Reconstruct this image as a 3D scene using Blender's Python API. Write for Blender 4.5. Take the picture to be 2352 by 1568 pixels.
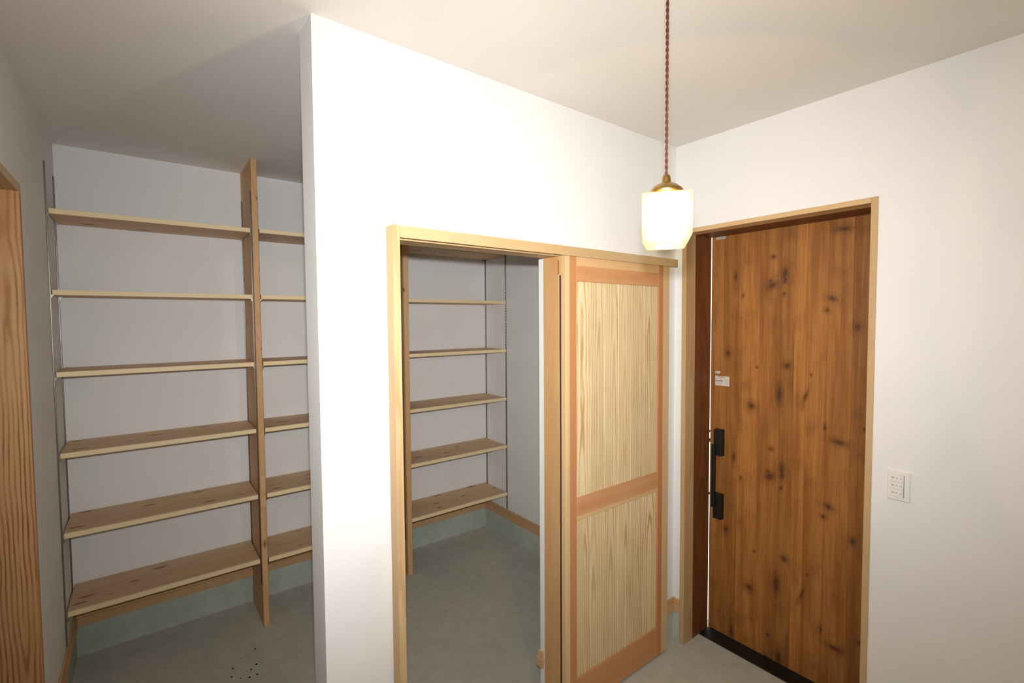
import bpy, bmesh, math, random
from mathutils import Vector, Matrix
random.seed(7)
for o in list(bpy.data.objects): bpy.data.objects.remove(o)
SC = bpy.context.scene
COL = SC.collection

# ------------------------------------------------------------------ camera
CAM = Vector((-2.3286, -1.5493, 1.8029))
YAW, PITCH, ROLL, FPX = math.radians(-37.63), math.radians(-2.447), math.radians(-0.40), 1104.15
fw = Vector((-math.sin(YAW)*math.cos(PITCH), math.cos(YAW)*math.cos(PITCH), math.sin(PITCH)))
rt = Vector((math.cos(YAW), math.sin(YAW), 0)); up = rt.cross(fw)
r_ = math.cos(ROLL)*rt + math.sin(ROLL)*up
u_ = -math.sin(ROLL)*rt + math.cos(ROLL)*up
cd = bpy.data.cameras.new('camera'); cam = bpy.data.objects.new('camera', cd); COL.objects.link(cam)
cam.matrix_world = Matrix(((r_.x, u_.x, -fw.x, CAM.x), (r_.y, u_.y, -fw.y, CAM.y), (r_.z, u_.z, -fw.z, CAM.z), (0, 0, 0, 1)))
cd.sensor_width = 36.0; cd.lens = 36.0*FPX/2352.0; cd.clip_start = 0.02; cd.clip_end = 100
SC.camera = cam

# ------------------------------------------------------------------ light and exposure
vs = SC.view_settings
vs.view_transform = 'Standard'; vs.look = 'None'; vs.gamma = 1.0; vs.use_curve_mapping = False
vs.exposure = 0.0
W = bpy.data.worlds.new('world'); SC.world = W; W.use_nodes = True
bg = W.node_tree.nodes['Background']; bg.inputs[0].default_value = (0.92, 0.97, 1.0, 1); bg.inputs[1].default_value = 2.2   # overcast daylight outdoors

def spot(name, loc, aim, energy, color, size, blend, radius):
    l = bpy.data.lights.new(name, 'SPOT'); l.energy = energy; l.color = color
    l.spot_size = size; l.spot_blend = blend; l.shadow_soft_size = radius
    o = bpy.data.objects.new(name, l); COL.objects.link(o); o.location = loc
    o.rotation_euler = Vector(aim).to_track_quat('-Z', 'Y').to_euler()
    return o
# the photographer's pop-up flash, a hand's width above the lens; its reflector throws a wide, flat oval beam
flash = spot('camera_flash', CAM + u_*0.095, fw, 232.0, (0.965, 0.985, 1.0), math.radians(170), 0.15, 0.018)
flash.data.use_nodes = True
ft = flash.data.node_tree; fem = ft.nodes['Emission']
def fnode(kind, **kw):
    n = ft.nodes.new(kind)
    for k, v in kw.items(): setattr(n, k, v)
    return n
inc = fnode('ShaderNodeNewGeometry').outputs['Incoming']
def fdot(v):
    n = fnode('ShaderNodeVectorMath', operation='DOT_PRODUCT'); ft.links.new(inc, n.inputs[0]); n.inputs[1].default_value = v; return n.outputs['Value']
def fmath(op, a, b=None):
    n = fnode('ShaderNodeMath', operation=op)
    for i, x in enumerate((a, b)):
        if x is None: continue
        if isinstance(x, float): n.inputs[i].default_value = x
        else: ft.links.new(x, n.inputs[i])
    return n.outputs[0]
ff = fdot(fw); hh = fmath('DIVIDE', fmath('DIVIDE', fdot(r_), ff), 1.06); vv = fmath('DIVIDE', fmath('DIVIDE', fdot(u_), ff), 0.73)
prof = fmath('EXPONENT', fmath('MULTIPLY', fmath('ADD', fmath('MULTIPLY', hh, hh), fmath('MULTIPLY', vv, vv)), -1.0))
ft.links.new(prof, fem.inputs['Strength'])

# ------------------------------------------------------------------ helpers
WLOC = {}
def tag(o, label, cat, group=None, kind=None):
    o['label'] = label; o['category'] = cat
    if group: o['group'] = group
    if kind: o['kind'] = kind
    return o
def link(o, parent, wloc):
    wloc = Vector(wloc); COL.objects.link(o)
    if parent is not None:
        o.parent = parent; o.location = wloc - WLOC[parent]
    else: o.location = wloc
    WLOC[o] = wloc
    return o
def empty(name, loc, label, cat, group=None, kind=None):
    o = bpy.data.objects.new(name, None); o.empty_display_size = 0.1
    link(o, None, loc); return tag(o, label, cat, group, kind)
def obj(name, bm, mat, parent=None, at=(0, 0, 0), smooth=False):
    """bm holds coordinates relative to `at` (a world point)"""
    bmesh.ops.recalc_face_normals(bm, faces=bm.faces[:])
    me = bpy.data.meshes.new(name); bm.to_mesh(me); bm.free()
    if mat: me.materials.append(mat)
    if smooth:
        for p in me.polygons: p.use_smooth = True
    o = bpy.data.objects.new(name, me)
    return link(o, parent, at)
def bx(bm, x0, x1, y0, y1, z0, z1):
    c = Vector(((x0+x1)/2, (y0+y1)/2, (z0+z1)/2))
    m = Matrix.Translation(c) @ Matrix.Diagonal((abs(x1-x0), abs(y1-y0), abs(z1-z0), 1))
    return bmesh.ops.create_cube(bm, size=1.0, matrix=m)['verts']
def box(name, x0, x1, y0, y1, z0, z1, mat, parent=None, bev=0.0012):
    c = Vector(((x0+x1)/2, (y0+y1)/2, (z0+z1)/2)); bm = bmesh.new()
    bx(bm, x0-c.x, x1-c.x, y0-c.y, y1-c.y, z0-c.z, z1-c.z)
    if bev: bmesh.ops.bevel(bm, geom=bm.edges[:], offset=bev, segments=1, affect='EDGES', profile=0.5)
    return obj(name, bm, mat, parent, c)
def lathe(bm, prof, cx=0, cy=0, n=28, cap=True):
    rings = []
    for r, z in prof:
        rings.append([bm.verts.new((cx+r*math.cos(2*math.pi*i/n), cy+r*math.sin(2*math.pi*i/n), z)) for i in range(n)])
    for a, b in zip(rings, rings[1:]):
        for i in range(n): bm.faces.new((a[i], a[(i+1) % n], b[(i+1) % n], b[i]))
    if cap:
        bm.faces.new(rings[0]); bm.faces.new(rings[-1])
def tube(bm, pts, r, n=8):
    rings = []
    for i, p in enumerate(pts):
        p = Vector(p); a = Vector(pts[max(i-1, 0)]); b = Vector(pts[min(i+1, len(pts)-1)])
        t = (b-a).normalized(); s = t.orthogonal().normalized() if i == 0 else (prev - t*prev.dot(t)).normalized()
        prev = s; q = t.cross(s)
        rings.append([bm.verts.new(p + r*(math.cos(2*math.pi*k/n)*s + math.sin(2*math.pi*k/n)*q)) for k in range(n)])
    for a, b in zip(rings, rings[1:]):
        for k in range(n): bm.faces.new((a[k], a[(k+1) % n], b[(k+1) % n], b[k]))
    bm.faces.new(rings[0]); bm.faces.new(rings[-1])

# ------------------------------------------------------------------ materials
def lin(c):
    return tuple(((v/255)/12.92 if v/255 <= 0.04045 else ((v/255+0.055)/1.055)**2.4) for v in c)
class NT:
    def __init__(s, name):
        s.m = bpy.data.materials.new(name); s.m.use_nodes = True; s.t = s.m.node_tree
        s.p = s.t.nodes['Principled BSDF']; s.out = s.t.nodes['Material Output']
    def n(s, kind, **kw):
        nd = s.t.nodes.new(kind)
        for k, v in kw.items(): setattr(nd, k, v)
        return nd
    def put(s, sock, v):
        if v is None: return
        if isinstance(v, bpy.types.NodeSocket): s.t.links.new(v, sock)
        else: sock.default_value = v
    def m_(s, op, a, b=None, c=None, clamp=False):
        nd = s.n('ShaderNodeMath', operation=op, use_clamp=clamp)
        s.put(nd.inputs[0], a); s.put(nd.inputs[1], b); s.put(nd.inputs[2], c); return nd.outputs[0]
    def mix(s, f, a, b, mode='MIX'):
        nd = s.n('ShaderNodeMix', data_type='RGBA', blend_type=mode); s.put(nd.inputs[0], f)
        s.put(nd.inputs[6], a if isinstance(a, bpy.types.NodeSocket) else (*a, 1)); s.put(nd.inputs[7], b if isinstance(b, bpy.types.NodeSocket) else (*b, 1))
        return nd.outputs[2]
    def noise(s, vec, scale, w=None, detail=2, rough=0.5):
        nd = s.n('ShaderNodeTexNoise', noise_dimensions='4D' if w is not None else '3D')
        s.put(nd.inputs['Vector'], vec); nd.inputs['Scale'].default_value = scale
        nd.inputs['Detail'].default_value = detail; nd.inputs['Roughness'].default_value = rough
        if w is not None: s.put(nd.inputs['W'], w)
        return nd.outputs[0]
    def xyz(s, x, y, z):
        nd = s.n('ShaderNodeCombineXYZ'); s.put(nd.inputs[0], x); s.put(nd.inputs[1], y); s.put(nd.inputs[2], z); return nd.outputs[0]
    def ramp(s, f, a, b, lo=0.0, hi=1.0, smooth=True):
        nd = s.n('ShaderNodeMapRange'); nd.interpolation_type = 'SMOOTHSTEP' if smooth else 'LINEAR'
        s.put(nd.inputs[0], f); nd.inputs[1].default_value = a; nd.inputs[2].default_value = b
        nd.inputs[3].default_value = lo; nd.inputs[4].default_value = hi; return nd.outputs[0]
    def bump(s, h, strength, dist):
        nd = s.n('ShaderNodeBump'); s.put(nd.inputs['Height'], h); nd.inputs['Strength'].default_value = strength
        nd.inputs['Distance'].default_value = dist; s.t.links.new(nd.outputs[0], s.p.inputs['Normal'])

def plain(name, col, rough=0.5, metal=0.0, spec=0.5):
    k = NT(name); k.p.inputs['Base Color'].default_value = (*lin(col), 1); k.p.inputs['Roughness'].default_value = rough
    k.p.inputs['Metallic'].default_value = metal; k.p.inputs['Specular IOR Level'].default_value = spec
    return k.m
def wallpaper(name, col):
    k = NT(name); co = k.n('ShaderNodeNewGeometry').outputs['Position']
    f = k.noise(co, 420, detail=2); g = k.noise(co, 2.2, detail=2)
    k.put(k.p.inputs['Base Color'], k.mix(k.ramp(g, .3, .7), lin(col), lin(tuple(c-3 for c in col))))
    k.p.inputs['Roughness'].default_value = 0.9; k.p.inputs['Specular IOR Level'].default_value = 0.15
    k.bump(f, 0.25, 0.0012); return k.m
def concrete(name, a, b):
    k = NT(name); co = k.n('ShaderNodeNewGeometry').outputs['Position']
    g = k.noise(co, 1.6, detail=5, rough=.6); h = k.noise(co, 260, detail=3); j = k.noise(co, 14, detail=4, rough=.65)
    c = k.mix(k.ramp(g, .3, .7), lin(a), lin(b))
    c = k.mix(k.ramp(j, .35, .75, 0, .35), c, lin(tuple(int(v*.8) for v in a)))
    c = k.mix(k.ramp(h, .3, .7, 0, .22), c, lin(tuple(int(v*.62) for v in a)))
    k.put(k.p.inputs['Base Color'], c); k.p.inputs['Roughness'].default_value = 0.85
    k.p.inputs['Specular IOR Level'].default_value = 0.2
    k.bump(h, 0.25, 0.002); return k.m
def wood(name, long, early, late, tone, ring=0.007, pith=0.07, tilt=0.035, wob=0.03, strength=0.75, knots=0.0, knotcol=(110, 62, 30), rough=0.55, sharp=2.2, vary=0.07):
    """sawn timber: growth rings around a slightly leaning pith, seen in the board's own space"""
    k = NT(name); tc = k.n('ShaderNodeTexCoord').outputs['Object']; rnd = k.n('ShaderNodeObjectInfo').outputs['Random']
    sp = k.n('ShaderNodeSeparateXYZ'); k.put(sp.inputs[0], tc)
    ax = {'x': (1, 2, 0), 'y': (0, 2, 1), 'z': (0, 1, 2)}[long]
    a, b, l = (sp.outputs[i] for i in ax)
    w = k.m_('MULTIPLY', rnd, 61.7)
    r2 = k.m_('FRACT', k.m_('MULTIPLY', rnd, 17.3)); r3 = k.m_('FRACT', k.m_('MULTIPLY', rnd, 43.1))
    lv = k.xyz(k.m_('MULTIPLY', a, 3.0), k.m_('MULTIPLY', b, 3.0), l)
    n1 = k.m_('SUBTRACT', k.noise(lv, 1.7, w, 2), .5); n2 = k.m_('SUBTRACT', k.noise(lv, 2.9, k.m_('ADD', w, 5.5), 2), .5)
    A = k.m_('ADD', k.m_('ADD', a, k.m_('MULTIPLY', k.m_('SUBTRACT', r2, .5), .05)), k.m_('MULTIPLY', n2, wob))
    B = k.m_('ADD', k.m_('ADD', b, k.m_('MULTIPLY', k.m_('ADD', r3, .45), pith)), k.m_('ADD', k.m_('MULTIPLY', l, tilt), k.m_('MULTIPLY', n1, wob*2.2)))
    r = k.m_('SQRT', k.m_('ADD', k.m_('MULTIPLY', A, A), k.m_('MULTIPLY', B, B)))
    fine = k.noise(k.xyz(k.m_('MULTIPLY', a, 60.0), k.m_('MULTIPLY', b, 60.0), k.m_('MULTIPLY', l, 2.0)), 6.0, w, 3)
    ph = k.m_('ADD', k.m_('DIVIDE', r, ring), k.m_('MULTIPLY', fine, .5))
    s = k.m_('POWER', k.m_('MULTIPLY_ADD', k.m_('SINE', k.m_('MULTIPLY', ph, 6.2832)), .5, .5), sharp)
    amp = k.ramp(k.noise(lv, 4.0, k.m_('ADD', w, 9.1), 2), .25, .7, .35, 1.0)
    c = k.mix(k.m_('MULTIPLY', k.m_('MULTIPLY', s, amp), strength), lin(early), lin(late))
    big = k.noise(k.xyz(k.m_('MULTIPLY', a, 9.0), k.m_('MULTIPLY', b, 9.0), k.m_('MULTIPLY', l, .8)), 1.6, k.m_('ADD', w, 2.2), 2)
    c = k.mix(k.ramp(big, .4, .68, 0, .6), c, lin(tone))
    c = k.mix(k.ramp(fine, .35, .75, 0, .16), c, lin(late))
    if knots:
        vo = k.n('ShaderNodeTexVoronoi', voronoi_dimensions='2D'); vo.inputs['Scale'].default_value = 1.0
        k.put(vo.inputs['Vector'], k.xyz(k.m_('ADD', k.m_('MULTIPLY', k.m_('ADD', a, k.m_('MULTIPLY', b, .6)), 10.0), w), k.m_('MULTIPLY', l, 3.6), 0.0))
        sc = k.n('ShaderNodeSeparateColor'); k.put(sc.inputs[0], vo.outputs['Color'])
        kd = k.m_('ADD', vo.outputs['Distance'], k.m_('MULTIPLY', k.m_('SUBTRACT', k.noise(lv, 30, w), .5), .08))
        kd = k.m_('DIVIDE', kd, k.m_('MULTIPLY_ADD', sc.outputs[1], 1.0, .35))
        c = k.mix(k.m_('MULTIPLY', k.ramp(kd, .04*knots, .17*knots, .75, 0), k.m_('GREATER_THAN', sc.outputs[0], .35)), c, lin(knotcol))
    hs = k.n('ShaderNodeHueSaturation'); k.put(hs.inputs['Value'], k.m_('MULTIPLY_ADD', r3, vary, 1.0-vary/2)); k.put(hs.inputs['Color'], c); c = hs.outputs[0]   # board-to-board tone
    k.put(k.p.inputs['Base Color'], c); k.p.inputs['Roughness'].default_value = rough
    k.p.inputs['Specular IOR Level'].default_value = 0.3
    k.bump(s, 0.12, 0.0006); return k.m

M = {}
M['white'] = wallpaper('white_wallpaper', (238, 237, 236))
M['ceil'] = wallpaper('ceiling_paper', (235, 231, 226))
M['concrete'] = concrete('mortar_floor', (210, 208, 196), (196, 198, 186))
M['plinth'] = concrete('concrete_plinth', (204, 210, 200), (184, 192, 182))
CE, CL, CT = (226, 194, 146), (190, 140, 88), (220, 180, 128)
M['shelf'] = wood('shelf_timber', 'x', (222, 190, 152), (194, 153, 114), (208, 168, 128), ring=.009, pith=.12, strength=.5, knots=1.0, knotcol=(120, 66, 40))
M['lip'] = wood('shelf_front_lipping', 'x', (248, 226, 184), (232, 198, 148), (244, 218, 172), ring=.006, pith=.2, tilt=.004, wob=.004, strength=.5)
M['post'] = wood('upright_timber', 'z', (218, 176, 128), (184, 132, 86), (204, 156, 108), ring=.010, pith=.12, strength=.5, knots=.7)
M['case_z'] = wood('casing_timber_upright', 'z', (202, 175, 134), (174, 130, 84), (194, 158, 112), ring=.0052, pith=.16, tilt=.006, wob=.006, strength=.75)
M['case_x'] = wood('casing_timber_long', 'x', (204, 179, 138), (180, 140, 93), (196, 164, 117), ring=.0052, pith=.16, tilt=.006, wob=.006, strength=.7)
M['case_y'] = wood('casing_timber_deep', 'y', (214, 186, 142), (188, 142, 92), (206, 170, 120), ring=.0052, pith=.16, tilt=.006, wob=.006, strength=.7)
M['jamb'] = wood('jamb_timber', 'z', (212, 174, 124), (176, 116, 66), (204, 154, 102), ring=.0068, pith=.12, tilt=.012, wob=.010, strength=.85)
M['jamb_left'] = wood('cedar_jamb_timber', 'z', (208, 164, 116), (146, 80, 40), (200, 142, 92), ring=.0130, pith=.012, tilt=.018, wob=.030, strength=.95, sharp=2.6)
M['base_x'] = wood('skirting_timber_long', 'x', (216, 180, 136), (184, 134, 88), (206, 160, 114), ring=.006, pith=.15, tilt=.006, wob=.006)
M['base_y'] = wood('skirting_timber_deep', 'y', (216, 180, 136), (184, 134, 88), (206, 160, 114), ring=.006, pith=.15, tilt=.006, wob=.006)
M['plank'] = wood('cedar_panel_board', 'z', (234, 214, 172), (172, 122, 64), (228, 202, 154), ring=.014, pith=.022, tilt=.022, wob=.024, strength=.85, sharp=2.8, vary=.16)
M['rail_x'] = wood('door_rail_timber', 'x', (206, 152, 104), (178, 114, 68), (212, 168, 122), ring=.006, pith=.2, tilt=.004, wob=.008, strength=.55)
def stile_mat(name, side, off):
    m = wood(name, 'z', (222, 190, 144), (204, 164, 114), (224, 196, 150), ring=.006, pith=.25, tilt=.003, wob=.006, strength=.4)
    t = m.node_tree; p = t.nodes['Principled BSDF']; src = p.inputs['Base Color'].links[0].from_socket
    k = NT.__new__(NT); k.m = m; k.t = t; k.p = p
    sp = k.n('ShaderNodeSeparateXYZ'); k.put(sp.inputs[0], k.n('ShaderNodeTexCoord').outputs['Object'])
    x = k.m_('MULTIPLY_ADD', sp.outputs[0], side, off)
    k.put(p.inputs['Base Color'], k.mix(k.ramp(x, -.003, .003), src, k.mix(.82, src, lin((190, 122, 74)))))   # sapwood outside, red heartwood inside
    return m
def rail_mat(name, sign, off):
    m = wood(name, 'x', (206, 152, 104), (178, 114, 68), (212, 168, 122), ring=.006, pith=.2, tilt=.004, wob=.008, strength=.55)
    t = m.node_tree; p = t.nodes['Principled BSDF']; src = p.inputs['Base Color'].links[0].from_socket
    k = NT.__new__(NT); k.m = m; k.t = t; k.p = p
    sp = k.n('ShaderNodeSeparateXYZ'); k.put(sp.inputs[0], k.n('ShaderNodeTexCoord').outputs['Object'])
    z = k.m_('ADD', k.m_('MULTIPLY_ADD', sp.outputs[2], sign, off), k.m_('MULTIPLY', k.m_('SUBTRACT', k.noise(k.n('ShaderNodeTexCoord').outputs['Object'], 3.0), .5), .012))
    k.put(p.inputs['Base Color'], k.mix(k.ramp(z, -.004, .004), src, k.mix(.7, src, lin((226, 192, 142)))))   # band of pale sapwood along one edge
    return m
M['rail_top'] = rail_mat('door_rail_top', 1.0, -.008)
M['rail_mid'] = rail_mat('door_rail_mid', -1.0, -.033)
M['stile_l'] = stile_mat('door_stile_timber', 1.0, .0105)
M['stile_r'] = stile_mat('door_stile_timber_mirrored', -1.0, -.009)
M['chrome'] = plain('bright_steel', (150, 148, 145), .30, 1.0)
M['black'] = plain('black_metal', (20, 22, 21), .45)
M['thr'] = plain('black_threshold', (16, 17, 16), .5)
M['brass'] = plain('antique_brass', (196, 160, 96), .32, 1.0)
M['paper'] = plain('label_paper', (214, 205, 196), .7)
M['ink'] = plain('label_ink', (86, 76, 72), .8)
M['ink_light'] = plain('label_ink_pale', (168, 158, 150), .8)
M['switch'] = plain('switch_plastic', (238, 236, 232), .4)
M['switch_gap'] = plain('switch_gap_grey', (150, 142, 132), .6)
M['mark'] = plain('switch_mark_dark', (96, 84, 72), .6)
M['mark_pale'] = plain('switch_mark_pale', (196, 194, 184), .6)
M['cord'] = plain('brown_fabric_cord', (86, 48, 34), .85, spec=.2)
M['steel_white'] = plain('pale_steel_plate', (206, 198, 188), .35, .3)
M['hole'] = plain('drilled_hole_dark', (16, 15, 13), .95, spec=.05)
M['gap_dark'] = plain('dark_gap_brown', (70, 52, 38), .95)  # dark colour for the gap line between jamb and sliding door
M['bumper'] = plain('brown_plastic_bumper', (150, 96, 52), .5)
# entrance door: vertical boards in stained pine with knots where the photo has them; the pattern repeats each metre
def door_mat():
    k = NT('stained_pine_boards'); pos = k.n('ShaderNodeNewGeometry').outputs['Position']; rnd = k.n('ShaderNodeObjectInfo').outputs['Random']
    sp = k.n('ShaderNodeSeparateXYZ'); k.put(sp.inputs[0], pos); y, z = sp.outputs[1], sp.outputs[2]
    zm = k.m_('MULTIPLY', k.m_('FRACT', k.m_('DIVIDE', k.m_('ADD', z, 0.45), .995)), .995)
    w = k.m_('MULTIPLY', rnd, 41.0)
    fine = k.noise(k.xyz(0, k.m_('MULTIPLY', y, 130.0), k.m_('MULTIPLY', z, 3.0)), 1.6, w, 4, .6)
    mid = k.noise(k.xyz(0, k.m_('MULTIPLY', y, 22.0), k.m_('MULTIPLY', z, 1.1)), 1.3, w, 3)
    blot = k.noise(k.xyz(0, k.m_('MULTIPLY', y, 9.0), k.m_('MULTIPLY', z, 5.0)), 1.5, w, 3)
    kn = None; ring = None
    KN = [(-.4039, 1.9766, .024, .017, -.5), (-.4626, 1.998, .011, .017, 0), (-.4626, 2.03, .014, .03, 0), (-.6749, 1.8984, .018, .012, .4), (-.7147, 2.2169, .028, .011, .1),
          (-.1698, 1.615, .012, .016, 0), (-.4801, 1.5665, .013, .013, 0), (-.3039, 1.3387, .018, .016, .3), (-.4446, 1.418, .016, .05, 0), (-.5669, 1.42, .006, .03, .3),
          (-.4062, 2.122, .009, .008, 0), (-.6541, 1.8437, .008, .009, 0), (-.7781, 1.765, .013, .018, 0), (-.82, 1.30, .012, .012, 0), (-.6535, 1.2814, .005, .012, 0),
          (-.2088, 2.036, .008, .028, 0), (-.395, 2.0, .010, .007, 0), (-.59, 1.53, .004, .006, 0), (-.33, 1.55, .004, .006, 0), (-.25, 1.93, .005, .010, .2), (-.46, 1.93, .006, .009, .2)]
    for cy, cz, ry, rz, ang in KN:
        ry *= 1.2; rz *= 1.15
        cz = (cz + .45) % .995
        dy = k.m_('SUBTRACT', y, cy); dz = k.m_('SUBTRACT', zm, cz)
        ca, sa = math.cos(ang), math.sin(ang)
        p = k.m_('MULTIPLY_ADD', dz, sa/ry, k.m_('MULTIPLY', dy, ca/ry)); q = k.m_('MULTIPLY_ADD', dz, ca/rz, k.m_('MULTIPLY', dy, -sa/rz))
        d = k.m_('SQRT', k.m_('MULTIPLY_ADD', p, p, k.m_('MULTIPLY', q, q)))
        kn = d if kn is None else k.m_('MINIMUM', kn, d)
    knn = k.m_('ADD', kn, k.m_('MULTIPLY', k.m_('SUBTRACT', k.noise(pos, 90, detail=3), .5), .7))
    c = k.mix(k.ramp(fine, .30, .75), lin((178, 122, 64)), lin((152, 98, 46)))
    c = k.mix(k.ramp(mid, .38, .66, 0, .7), c, lin((132, 80, 36)))
    c = k.mix(k.ramp(blot, .48, .74, 0, .45), c, lin((112, 68, 32)))
    tone = k.n('ShaderNodeSeparateColor'); k.put(tone.inputs[0], k.n('ShaderNodeObjectInfo').outputs['Color']); tone = tone.outputs[0]
    hs = k.n('ShaderNodeHueSaturation'); k.put(hs.inputs['Value'], tone); k.put(hs.inputs['Color'], c); c = hs.outputs[0]
    halo = k.m_('MULTIPLY', k.ramp(knn, 1.0, 3.0, .5, 0), k.ramp(k.m_('SINE', k.m_('MULTIPLY', knn, 7.0)), -1, 1, .45, 1))
    c = k.mix(halo, c, lin((104, 62, 30)))
    c = k.mix(k.ramp(knn, .3, 1.25, .8, 0), c, lin((74, 45, 26)))
    k.put(k.p.inputs['Base Color'], c); k.p.inputs['Roughness'].default_value = .5; k.p.inputs['Specular IOR Level'].default_value = .3
    k.bump(fine, .1, .0006); return k.m
M['leaf'] = door_mat()
M['frame'] = wood('dark_frame_laminate', 'z', (124, 76, 38), (88, 46, 22), (98, 54, 28), ring=.012, pith=.10, strength=.6, rough=.5)
M['frame_y'] = wood('dark_frame_laminate_head', 'y', (124, 76, 38), (88, 46, 22), (98, 54, 28), ring=.012, pith=.10, strength=.6, rough=.5)
def glass_mat():
    k = NT('clear_pressed_glass'); t = k.t; t.nodes.remove(k.p)
    tr = k.n('ShaderNodeBsdfTransparent'); tr.inputs[0].default_value = (.97, .955, .90, 1)
    gl = k.n('ShaderNodeBsdfGlossy'); gl.inputs['Roughness'].default_value = .03
    tl = k.n('ShaderNodeBsdfTranslucent'); tl.inputs[0].default_value = (1, .93, .72, 1)
    lw = k.n('ShaderNodeLayerWeight'); lw.inputs[0].default_value = .25
    m1 = k.n('ShaderNodeMixShader'); m1.inputs[0].default_value = .03; t.links.new(tr.outputs[0], m1.inputs[1]); t.links.new(tl.outputs[0], m1.inputs[2])
    m2 = k.n('ShaderNodeMixShader'); k.put(m2.inputs[0], k.m_('MULTIPLY', lw.outputs['Fresnel'], .8)); t.links.new(m1.outputs[0], m2.inputs[1]); t.links.new(gl.outputs[0], m2.inputs[2])
    t.links.new(m2.outputs[0], k.out.inputs[0]); return k.m
M['glass'] = glass_mat()
def emit(name, col, s):
    k = NT(name); k.t.nodes.remove(k.p); e = k.n('ShaderNodeEmission'); e.inputs[0].default_value = (*col, 1); e.inputs[1].default_value = s
    k.t.links.new(e.outputs[0], k.out.inputs[0]); return k.m
M['bulb'] = emit('glowing_bulb', (1.0, .76, .48), 730.0)

# ------------------------------------------------------------------ dimensions (metres)
H = 2.736                      # ceiling
XL, D, XR = -2.6628, 1.9031, 0.0267   # closet left wall, back wall, right wall
L, T = -1.8932, 0.131          # partition: free end, thickness
YF = -3.6                      # wall behind the photographer
PF, SF = 1.5508, 1.5751        # upright front, shelf front
P1a, P1b, P2a, P2b = -1.8069, -1.7766, -0.8814, -0.8458
# ------------------------------------------------------------------ setting
def struct(name, boxes, mat, label, cat):
    bm = bmesh.new()
    for b in boxes: bx(bm, *b)
    return tag(obj(name, bm, mat), label, cat, kind='structure')
floor = struct('floor', [(-3.9, .32, YF-.1, D+.1, -.08, 0)], M['concrete'], 'smooth grey mortar floor of the entry and shoe closet', 'floor')
struct('ceiling', [(-3.9, .245, YF-.1, D+.1, H, H+.08)], M['ceil'], 'plain off-white papered ceiling over the entry and closet', 'ceiling')
struct('wall_back', [(-3.9, .1, D, D+.1, 0, H)], M['white'], 'white papered back wall behind the closet shelves', 'wall')
OY0, OY1, OZ = -.02, .94, 2.31  # opening in the left wall
struct('wall_left', [(XL-.12, XL, YF, OY0, 0, H), (XL-.12, XL, OY1, D, 0, H), (XL-.12, XL, OY0, OY1, OZ, H)], M['white'], 'white papered left wall with a timber-lined opening', 'wall')
struct('wall_hall', [(-3.9, -3.8, YF, D, 0, H)], M['white'], 'white hall wall beyond the opening at far left', 'wall')
struct('wall_front', [(-3.8, .0, YF-.1, YF, 0, H)], M['white'], 'white wall behind the photographer', 'wall')
OA, OB, OH = -1.6668, -.8555, 2.1229
struct('wall_partition', [(L, OA, 0, T, 0, H), (OA, OB, 0, T, OH-.02, H), (OB, .0, 0, T, 0, H)], M['white'], 'bright white partition wall with a doorway into the shoe closet', 'wall')
EY0, EY1, EZ = -.043, -.9137, 2.2865
struct('wall_right', [(0, .243, EY0, T, 0, H), (0, .243, YF, EY1, 0, H), (0, .243, EY1, EY0, EZ, H)], M['white'], 'white entrance wall around the stained timber front door', 'wall')
struct('wall_closet_right', [(XR, .243, T, D, 0, H)], M['white'], 'white right-hand wall inside the shoe closet', 'wall')
# the wall paper returned behind the doorway's right jamb
struct('trim_1', [(-.876, OB, .1005, T, .0, 2.083)], M['white'], 'narrow white papered strip behind the doorway right jamb', 'wall strip')

# concrete plinths and timber skirting
ZB, ZM, ZT = .168, .212, .246
def plinth(n, b, label): struct('trim_%d' % n, [b], M['plinth'], label, 'concrete plinth')
plinth(2, (XL, XR, D-.004, D, 0, ZB), 'low grey concrete plinth under the closet back wall')
plinth(3, (XR-.004, XR, T, D-.004, 0, ZB), 'low grey concrete plinth under the closet right wall')
plinth(4, (XL, XL+.004, OY1+.03, D-.004, 0, ZB), 'low grey concrete plinth under the left wall by the shelves')
plinth(5, (OB, -.004, -.004, 0, 0, ZB), 'grey concrete plinth behind the sliding door')
plinth(6, (-.004, 0, EY0, -.0, 0, ZB), 'small grey concrete plinth between corner and front door')
plinth(7, (L, OA, -.004, 0, 0, ZB), 'grey concrete plinth under the partition left of the doorway')
def skirt(name, b1, b2, mat, label):
    e = empty(name, ((b1[0]+b1[1])/2, (b1[2]+b1[3])/2, ZB), label, 'skirting board', kind='structure')
    box('lower_strip', *b1, ZB, ZM, mat, e, .0015); box('upper_strip', *b2, ZM, ZT, mat, e, .0015)
skirt('baseboard_back', (XL, XR, D-.014, D), (XL, XR, D-.009, D), M['base_x'], 'timber skirting board along the closet back wall')
skirt('baseboard_closet_right', (XR-.014, XR, T, D-.014), (XR-.009, XR, T, D-.009), M['base_y'], 'timber skirting board along the closet right wall')
skirt('baseboard_left', (XL, XL+.014, OY1+.03, D-.014), (XL, XL+.009, OY1+.03, D-.009), M['base_y'], 'timber skirting board along the left wall by the shelves')
skirt('baseboard_partition', (OB+.03, -.0, -.010, 0), (OB+.03, -.0, -.0075, 0), M['base_x'], 'timber skirting board on the partition behind the sliding door')
skirt('baseboard_right', (-.011, 0, EY0, -.0105), (-.0075, 0, EY0, -.008), M['base_y'], 'short timber skirting piece between corner and front door')
skirt('baseboard_partition_left', (L, OA, -.012, 0), (L, OA, -.008, 0), M['base_x'], 'timber skirting board on the partition left of the doorway')
skirt('baseboard_doorway', (-.889, -.8765, .103, T+.014), (-.885, -.8765, .103, T+.009), M['base_y'], 'short timber skirting return behind the doorway right jamb')
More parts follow.
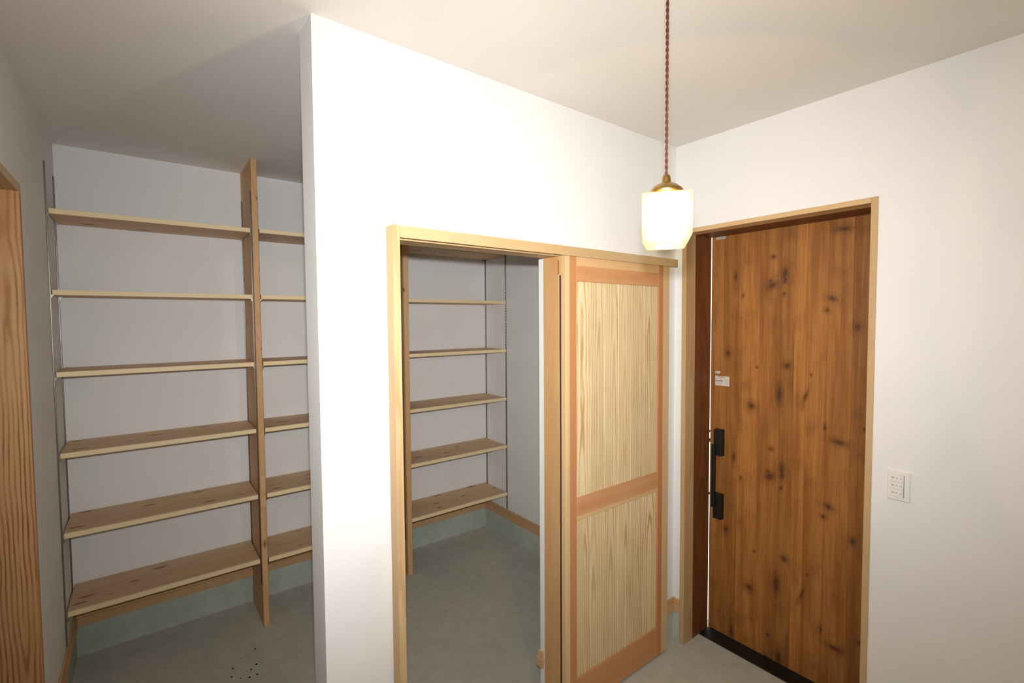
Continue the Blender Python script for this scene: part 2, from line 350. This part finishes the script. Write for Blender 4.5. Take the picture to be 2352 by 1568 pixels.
# drilled holes in the closet floor
bmh = bmesh.new(); lathe(bmh, [(.0052, -.0006), (.0052, .0005)], n=12)
hole0 = None
for x, y, s in [(-1.8851, 1.3735, .9), (-1.902, 1.2363, 1.1), (-1.9308, 1.2104, 1), (-1.9123, 1.1526, 1.1), (-2.0051, 1.2769, 1.1), (-2.0193, 1.2137, 1), (-1.9479, 1.1537, 1), (-1.9839, 1.1745, .7), (-1.958, 1.3389, .5)]:
    if hole0 is None: o = hole0 = obj('drilled_hole', bmh, M['hole'], floor, (x, y, 0))
    else: o = hole0.copy(); COL.objects.link(o); o.parent = floor; o.location = (x, y, 0)
    o.scale = (s, s, 1)

# ------------------------------------------------------------------ doorway trim (casing, head rail, jamb)
trim = empty('trim_8', (-1.27, .03, 0), 'pale timber doorway trim with long sliding-door head rail', 'door trim', kind='structure')
CY = -.0542
box('side_casing', OA, -1.6405, CY, T-.012, 0, OH, M['case_z'], trim, .0015)
bm = bmesh.new()   # head rail with the track groove underneath
hx0, hx1, hz0, hz1 = -1.6405, -.0591, 2.0821, 2.1217
cx, cyy, cz = (hx0+hx1)/2, (CY+0)/2, (hz0+hz1)/2
for b in [(hx0, hx1, CY, -.0475, hz0, hz1), (hx0, hx1, -.0475, -.0065, hz0+.014, hz1), (hx0, hx1, -.0065, 0, hz0, hz1)]:
    bx(bm, b[0]-cx, b[1]-cx, b[2]-cyy, b[3]-cyy, b[4]-cz, b[5]-cz)
obj('head_rail', bm, M['case_x'], trim, (cx, cyy, cz))
box('head_lining', -1.6405, OB, 0, .100, 2.0845, 2.103, M['case_x'], trim)
box('right_jamb', -.876, OB, -.004, .100, 0, 2.0840, M['jamb'], trim)
box('dark_gap_strip', -.8738, -.8665, -.0115, -.0042, 0.012, 2.000, M['gap_dark'], trim, 0)  # added dark strip that draws the dark gap line beside the sliding door
box('bumper', -.884, -.876, -.0065, -.0042, 2.005, 2.066, M['bumper'], trim, .0008)

# ------------------------------------------------------------------ sliding door
DY0, DY1 = -.042, -.012
dr = empty('door_2', (-.506, -.026, 0), 'pale timber sliding door with vertical boards and orange-toned rails, pushed open', 'sliding door', kind='structure')
xs0, xs1, xs2, xs3 = -.872, -.805, -.207, -.115
box('stile', xs0, xs1, DY0, DY1, .012, 2.094, M['stile_l'], dr, .0015)
box('stile', xs2, xs3, DY0, DY1, .012, 2.094, M['stile_r'], dr, .0015)
box('rail', xs1, xs2, DY0, DY1, 1.976, 2.094, M['rail_top'], dr, .001)
box('rail', xs1, xs2, DY0, DY1, .9045, 1.005, M['rail_mid'], dr, .001)
box('rail', xs1, xs2, DY0, DY1, .012, .168, M['rail_x'], dr, .001)
edges = [-.805, -.712, -.6165, -.518, -.423, -.322, -.207]
for z0, z1 in ((1.005, 1.976), (.168, .9045)):
    for a, b in zip(edges, edges[1:]):
        box('plank', a+.0007, b-.0007, DY0+.006, DY1-.006, z0, z1, M['plank'], dr, .0016)
    box('backing_board', xs1, xs2, DY1-.006, DY1-.002, z0, z1, M['plank'], dr, 0)

# ------------------------------------------------------------------ shelves
box_up = []
def upright(xa, xb, label):
    o = box('shelf_upright', xa, xb, PF, D, 0, H, M['post'], None, .0015)
    return tag(o, label, 'shelf upright', 'timber shelf uprights')
upright(P1a, P1b, 'floor-to-ceiling timber shelf upright seen left of the white partition edge')
upright(P2a, P2b, 'floor-to-ceiling timber shelf upright seen through the doorway beside its left casing')
ZL = [2.3467, 1.9653, 1.5738, 1.1819, .7907, .4032]
ZR = [2.3520, 1.9648, 1.5745, 1.1781, .7842, .3900]
ZMID = [(a+b)/2 for a, b in zip(ZL, ZR)]
ORD = ['topmost', 'second-highest', 'third-highest', 'third-lowest', 'second-lowest', 'lowest']
TH = .0243
def bay(xa, xb, zs, where, group):
    for z, w in zip(zs, ORD):
        o = box('shelf_board', xa, xb, SF+.014, D-.004, z-TH, z, M['shelf'], None, 0)
        box('front_edge', xa, xb, SF, SF+.014, z-TH, z, M['lip'], o, .0012)
        tag(o, '%s timber shelf board %s' % (w, where), 'shelf board', group)
bay(XL+.008, P1a-.007, ZL, 'in the wide bay against the left wall', 'shelf boards in the left bay')
bay(P1b+.010, P2a-.010, ZMID, 'in the middle bay, partly hidden by the white partition', 'shelf boards in the middle bay')
bay(P2b+.007, XR-.008, ZR, 'in the right bay seen through the doorway', 'shelf boards in the right bay')
# slotted steel standards with their shelf clips
def clip_mesh(sx):
    bm = bmesh.new()   # little triangular support: tab, web, gusset
    bx(bm, 0, sx*.010, -.005, .005, -.0018, 0)
    bx(bm, 0, sx*.0015, -.004, .004, -.016, 0)
    vs_ = [bm.verts.new(p) for p in ((0, -.0008, -.016), (sx*.009, -.0008, -.0015), (0, -.0008, -.0015), (0, .0008, -.016), (sx*.009, .0008, -.0015), (0, .0008, -.0015))]
    for f in ((0, 1, 2), (3, 5, 4), (0, 3, 4, 1), (1, 4, 5, 2), (2, 5, 3, 0)): bm.faces.new([vs_[i] for i in f])
    bmesh.ops.recalc_face_normals(bm, faces=bm.faces[:])
    me = bpy.data.meshes.new('shelf_clip'); bm.to_mesh(me); bm.free(); me.materials.append(M['chrome']); return me
CLIP = {1: clip_mesh(1), -1: clip_mesh(-1)}
def standard(x, sx, y, zs, label, z0=.25, z1=2.558):
    bm = bmesh.new(); n = 0.0     # channel: web against the wall and two lips
    x1, x2 = 0, sx*.0055
    z = z0; pts = []
    bx(bm, min(x1, sx*.0012), max(x1, sx*.0012), -.0055, .0055, 0, z1-z0)
    for yy in (-.0055, .0041): bx(bm, min(x1, sx*.0046), max(x1, sx*.0046), yy, yy+.0014, 0, z1-z0)
    for yy in (-.0046, .0046): bmesh.ops.create_cone(bm, cap_ends=True, segments=12, radius1=.0011, radius2=.0011, depth=z1-z0, matrix=Matrix.Translation((sx*.0046, yy, (z1-z0)/2)))
    # slotted face: rungs between the lips every 25 mm
    k = 0.0
    while k < z1-z0-.02:
        bx(bm, min(sx*.0043, x2), max(sx*.0043, x2), -.0041, .0041, k, k+.015); k += .025
    o = obj('shelf_standard', bm, M['chrome'], None, (x, y, z0)); tag(o, label, 'shelf standard', 'steel shelf standards')
    for zz in zs:
        c = bpy.data.objects.new('shelf_clip', CLIP[sx]); link(c, o, (x+sx*.0055, y, zz-TH))
    return o
YFR, YBK = 1.585, 1.872
for wallx, sx, zs, where in ((XL, 1, ZL, 'on the left wall'), (P1a, -1, ZL, 'on left face of the left upright'), (P1b, 1, ZMID, 'on right face of the left upright'),
                             (P2a, -1, ZMID, 'on left face of the doorway upright'), (P2b, 1, ZR, 'on right face of the doorway upright'), (XR, -1, ZR, 'on the closet right wall')):
    standard(wallx, sx, (1.556 if wallx == XL else YFR), zs, 'slim steel shelf standard %s, nearer the shelf front' % where)
    standard(wallx, sx, (1.852 if wallx == XL else YBK), zs, 'slim steel shelf standard %s, nearer the back wall' % where)

# ------------------------------------------------------------------ entrance door
IY0, IY1, IZ = -.069, -.8895, 2.264
cas = empty('trim_9', (.04, -.48, 0), 'pale timber casing around the front door', 'door casing', kind='structure')
box('side_casing', -.004, .085, IY0, EY0, .0, EZ, M['case_z'], cas, .0012)
box('side_casing', -.004, .085, EY1, IY1, .0, EZ, M['case_z'], cas, .0012)
box('head_casing', -.004, .085, IY1, IY0, IZ, EZ, M['case_y'], cas, .0012)
frm = empty('trim_10', (.165, -.48, 0), 'dark brown front door frame set behind the pale casing', 'door frame', kind='structure')
box('frame_jamb', .085, .245, IY0, EY0, 0, EZ, M['frame'], frm, .0008)
box('frame_jamb', .085, .245, EY1, IY1, 0, EZ, M['frame'], frm, .0008)
box('frame_head', .085, .245, IY1, IY0, IZ, EZ, M['frame_y'], frm, .0008)
o = box('trim_11', .152, .285, IY1+.0005, IY0-.0005, .0, .005, M['thr'], None, .001); tag(o, 'black flat threshold strip under the front door', 'threshold', kind='structure')
LX = .2505
dE = empty('door_1', (LX+.02, -.48, .008), 'brown stained board front door with black pull handle', 'front door', kind='structure')
le = [-.0690, -.1422, -.2269, -.3395, -.4446, -.511, -.5667, -.6577, -.7588, -.93]
for a, b, tn in zip(le, le[1:], (.98, .87, 1.09, .97, .88, 1.12, 1.03, .97, .80)):
    o = box('plank', LX, LX+.012, b+.0002, a-.0002, .008, 2.31, M['leaf'], dE, .0005); o.color = (tn, tn, tn, 1)   # board-to-board stain tone
box('leaf_core', LX+.012, LX+.042, -.93, -.0690, .008, 2.31, M['black'], dE, .001)
for za, zb in ((1.155, 1.166), (1.098, 1.118), (.790, .803)):
    box('latch_bolt', LX-.004, LX+.016, -.0685, -.050, za, zb, M['chrome'], dE, .001)
box('strike_plate', LX-.0035, LX, -.149, -.094, 2.249, 2.263, M['steel_white'], dE, .001)
# handle: two keyed blocks and an offset square grip
def part_empty(name, loc, parent, label=None):
    o = bpy.data.objects.new(name, None); link(o, parent, loc)
    if label: o['label'] = label
    return o
bm = bmesh.new()
hd = box('handle', LX-.052, LX-.030, -.1245, -.1055, .742, 1.100, M['black'], dE, .003); hd['label'] = 'black square pull grip'
for za, zb, fz in ((1.035, 1.186, 1.0875), (.6735, .818, .750)):
    bm = bmesh.new(); c = Vector((LX-.016, -.131, (za+zb)/2))
    vsx = bx(bm, -.016, .016, -.026, .026, (za-zb)/2, (zb-za)/2)
    for v in bm.verts:                       # front face narrows a little, like a cast block
        if v.co.x < 0: v.co.y *= .88; v.co.z *= .97
    bmesh.ops.bevel(bm, geom=bm.edges[:], offset=.0025, segments=2, affect='EDGES', profile=.6)
    obj('mounting_block', bm, M['black'], hd, c)
    s = 1 if za > 1 else -1
    zc = 1.075 if s > 0 else .770
    box('grip_arm', LX-.034, LX-.010, -.124, -.106, zc-.012, zc+.012, M['black'], hd, .002)
bm = bmesh.new(); bmesh.ops.create_cone(bm, cap_ends=True, segments=16, radius1=.0065, radius2=.0065, depth=.004, matrix=Matrix.Rotation(math.pi/2, 4, 'Y'))
obj('key_cylinder', bm, plain('dark_steel', (70, 70, 68), .35, .8), hd, (LX-.034, -.135, .700))
# stickers on the leaf
st = box('information_sticker', LX-.0008, LX, -.1797, -.0972, 1.4305, 1.485, M['paper'], dE, 0); st['label'] = 'white printed information sticker'
def ln(y0, y1, z0, z1, mat=None): box('printed_line', LX-.0012, LX-.0008, -y1, -y0, z0, z1, mat or M['ink'], st, 0)
ln(.111, .149, 1.478, 1.481)
ln(.099, .143, 1.4555, 1.4592)
for z in (1.470, 1.4655, 1.4505, 1.4455, 1.441, 1.4365): ln(.100, .137, z, z+.0018, M['ink_light'])
for z in (1.466, 1.459, 1.452, 1.445, 1.438): ln(.151, .174, z, z+.0018, M['ink_light'])
s2 = box('small_sticker', LX-.0008, LX, -.1256, -.0969, 1.498, 1.5105, M['paper'], dE, 0)
box('printed_mark', LX-.0012, LX-.0008, -.1065, -.1005, 1.501, 1.5075, M['ink'], s2, 0)
box('printed_mark', LX-.0012, LX-.0008, -.120, -.113, 1.503, 1.506, M['ink_light'], s2, 0)

# ------------------------------------------------------------------ light switch
sw = empty('light_switch', (0, -1.0025, 1.09), 'white three-gang light switch plate right of the front door', 'light switch')
def rrect(name, y0, y1, z0, z1, x0, x1, r, mat, parent):
    bm = bmesh.new(); cy, cz = (y0+y1)/2, (z0+z1)/2; hy, hz = abs(y1-y0)/2, abs(z1-z0)/2
    pts = []
    for sy, sz, a0 in ((1, 1, 0), (-1, 1, 90), (-1, -1, 180), (1, -1, 270)):
        for i in range(6):
            a = math.radians(a0+18*i); pts.append((sy*(hy-r)+r*math.cos(a), sz*(hz-r)+r*math.sin(a)))
    A = [bm.verts.new((0, p[0], p[1])) for p in pts]
    xm = x0 + (x1-x0)*.55
    B = [bm.verts.new((xm-x1, p[0], p[1])) for p in pts]
    s = 1-.0022/min(hy, hz)
    C = [bm.verts.new((x0-x1, p[0]*s, p[1]*s)) for p in pts]
    for P_, Q in ((A, B), (B, C)):
        for i in range(len(pts)): j = (i+1) % len(pts); bm.faces.new((P_[i], P_[j], Q[j], Q[i]))
    bm.faces.new(A); bm.faces.new(C)
    return obj(name, bm, mat, parent, (x1, cy, cz))
pl = rrect('plate', -1.0385, -.9665, 1.0895, 1.2085, -.0065, 0, .006, M['switch'], sw)
box('gap_frame', -.0068, -.0060, -1.0205, -.9755, 1.106, 1.193, M['switch_gap'], pl, 0)
for i in range(3):
    z1 = 1.1925 - i*.029; z0 = z1 - .0283
    rk = box('rocker', -.0098, -.0062, -1.0185, -.9760, z0, z1, M['switch'], sw, .0008)
    box('indicator', -.0101, -.0098, -.9885, -.9815, (z0+z1)/2-.001, (z0+z1)/2+.0015, M['mark'], rk, 0)
    box('name_mark', -.0101, -.0098, -1.0005, -.9945, (z0+z1)/2-.0025, (z0+z1)/2+.0025, M['mark_pale'], rk, 0)
    box('name_mark', -.0101, -.0098, -1.0130, -1.0080, (z0+z1)/2-.0025, (z0+z1)/2+.0025, M['mark_pale'], rk, 0)

# ------------------------------------------------------------------ lining of the opening at far left
ol = empty('trim_12', (XL-.06, .44, 0), 'cedar lining of the opening in the left wall, bold cathedral grain', 'door lining', kind='structure')
box('side_jamb', XL-.130, XL+.003, .905, .940, 0, OZ-.03, M['jamb_left'], ol, .002)
box('side_jamb', XL-.130, XL+.003, OY0, OY0+.035, 0, OZ-.03, M['jamb_left'], ol, .002)
box('head_jamb', XL-.130, XL+.003, OY0, .940, OZ-.03, OZ, M['case_y'], ol, .002)

# ------------------------------------------------------------------ pendant lamp
PX, PY = -1.468, -.954
pend = empty('pendant_lamp', (PX, PY, H), 'glowing clear glass cube pendant lamp on twisted brown cord', 'pendant lamp')
bm = bmesh.new(); lathe(bm, [(.012, -.030), (.030, -.027), (.042, -.016), (.045, -.003), (.045, 0)], n=32); obj('ceiling_cup', bm, M['brass'], pend, (PX, PY, H), True)
bm = bmesh.new(); zt, zbm = H-.028, 2.098
for ph in (0, math.pi):
    n = int((zt-zbm)/.0011); tube(bm, [(.00165*math.cos(ph+2*math.pi*(i*.0011)/.026), .00165*math.sin(ph+2*math.pi*(i*.0011)/.026), -i*.0011) for i in range(n)], .00165, 6)
obj('cord', bm, M['cord'], pend, (PX, PY, zt), True)
bm = bmesh.new(); z0 = 2.066
lathe(bm, [(.0025, .034), (.0065, .0325), (.0082, .028), (.0092, .021), (.0098, .0165), (.0105, .0155), (.011, .0145), (.018, .0135), (.0245, .0095), (.030, .0045), (.033, .0015), (.033, -.003), (.030, -.0105)], n=36)
obj('socket_cap', bm, M['brass'], pend, (PX, PY, z0), True)
sh_rot = Matrix.Rotation(math.radians(-53.0), 4, 'Z')
def sq(bm, hw, z, r, n=4):
    vs_ = []
    for sx, sy, a0 in ((1, 1, 0), (-1, 1, 90), (-1, -1, 180), (1, -1, 270)):
        for i in range(n+1):
            a = math.radians(a0+90*i/n); vs_.append(bm.verts.new(sh_rot @ Vector((sx*(hw-r)+r*math.cos(a), sy*(hw-r)+r*math.sin(a), z))))
    return vs_
bm = bmesh.new(); hw = .0478
loops = [sq(bm, hw-.005, -.002, .004), sq(bm, hw-.001, 0, .005), sq(bm, hw, -.002, .005), sq(bm, hw, -.083, .005), sq(bm, hw-.0015, -.086, .005), sq(bm, hw-.0085, -.1, .006), sq(bm, hw-.011, -.102, .006)]
inn = [sq(bm, hw-.005, -.002-.0001, .004), sq(bm, hw-.006, -.082, .004), sq(bm, hw-.014, -.092, .004)]
bridge = lambda A, B: [bm.faces.new((A[i], A[(i+1) % len(A)], B[(i+1) % len(A)], B[i])) for i in range(len(A))]
for A, B in zip(loops, loops[1:]): bridge(A, B)
bm.faces.new(loops[-1]); bridge(loops[0], inn[0]); bridge(inn[0], inn[1]); bridge(inn[1], inn[2]); bm.faces.new(inn[2])
obj('glass_shade', bm, M['glass'], pend, (PX, PY, 2.0545))
bm = bmesh.new(); lathe(bm, [(.009, 0), (.0125, -.004), (.0125, -.020), (.011, -.022)], n=24); obj('lamp_holder', bm, M['brass'], pend, (PX, PY, 2.066), True)
bm = bmesh.new(); prof = [(.010, -.022), (.0105, -.028), (.014, -.035), (.0185, -.044), (.0205, -.053), (.0195, -.062), (.015, -.070), (.008, -.0745), (.0005, -.076)]
lathe(bm, prof, n=24); obj('bulb', bm, M['bulb'], pend, (PX, PY, 2.066), True)
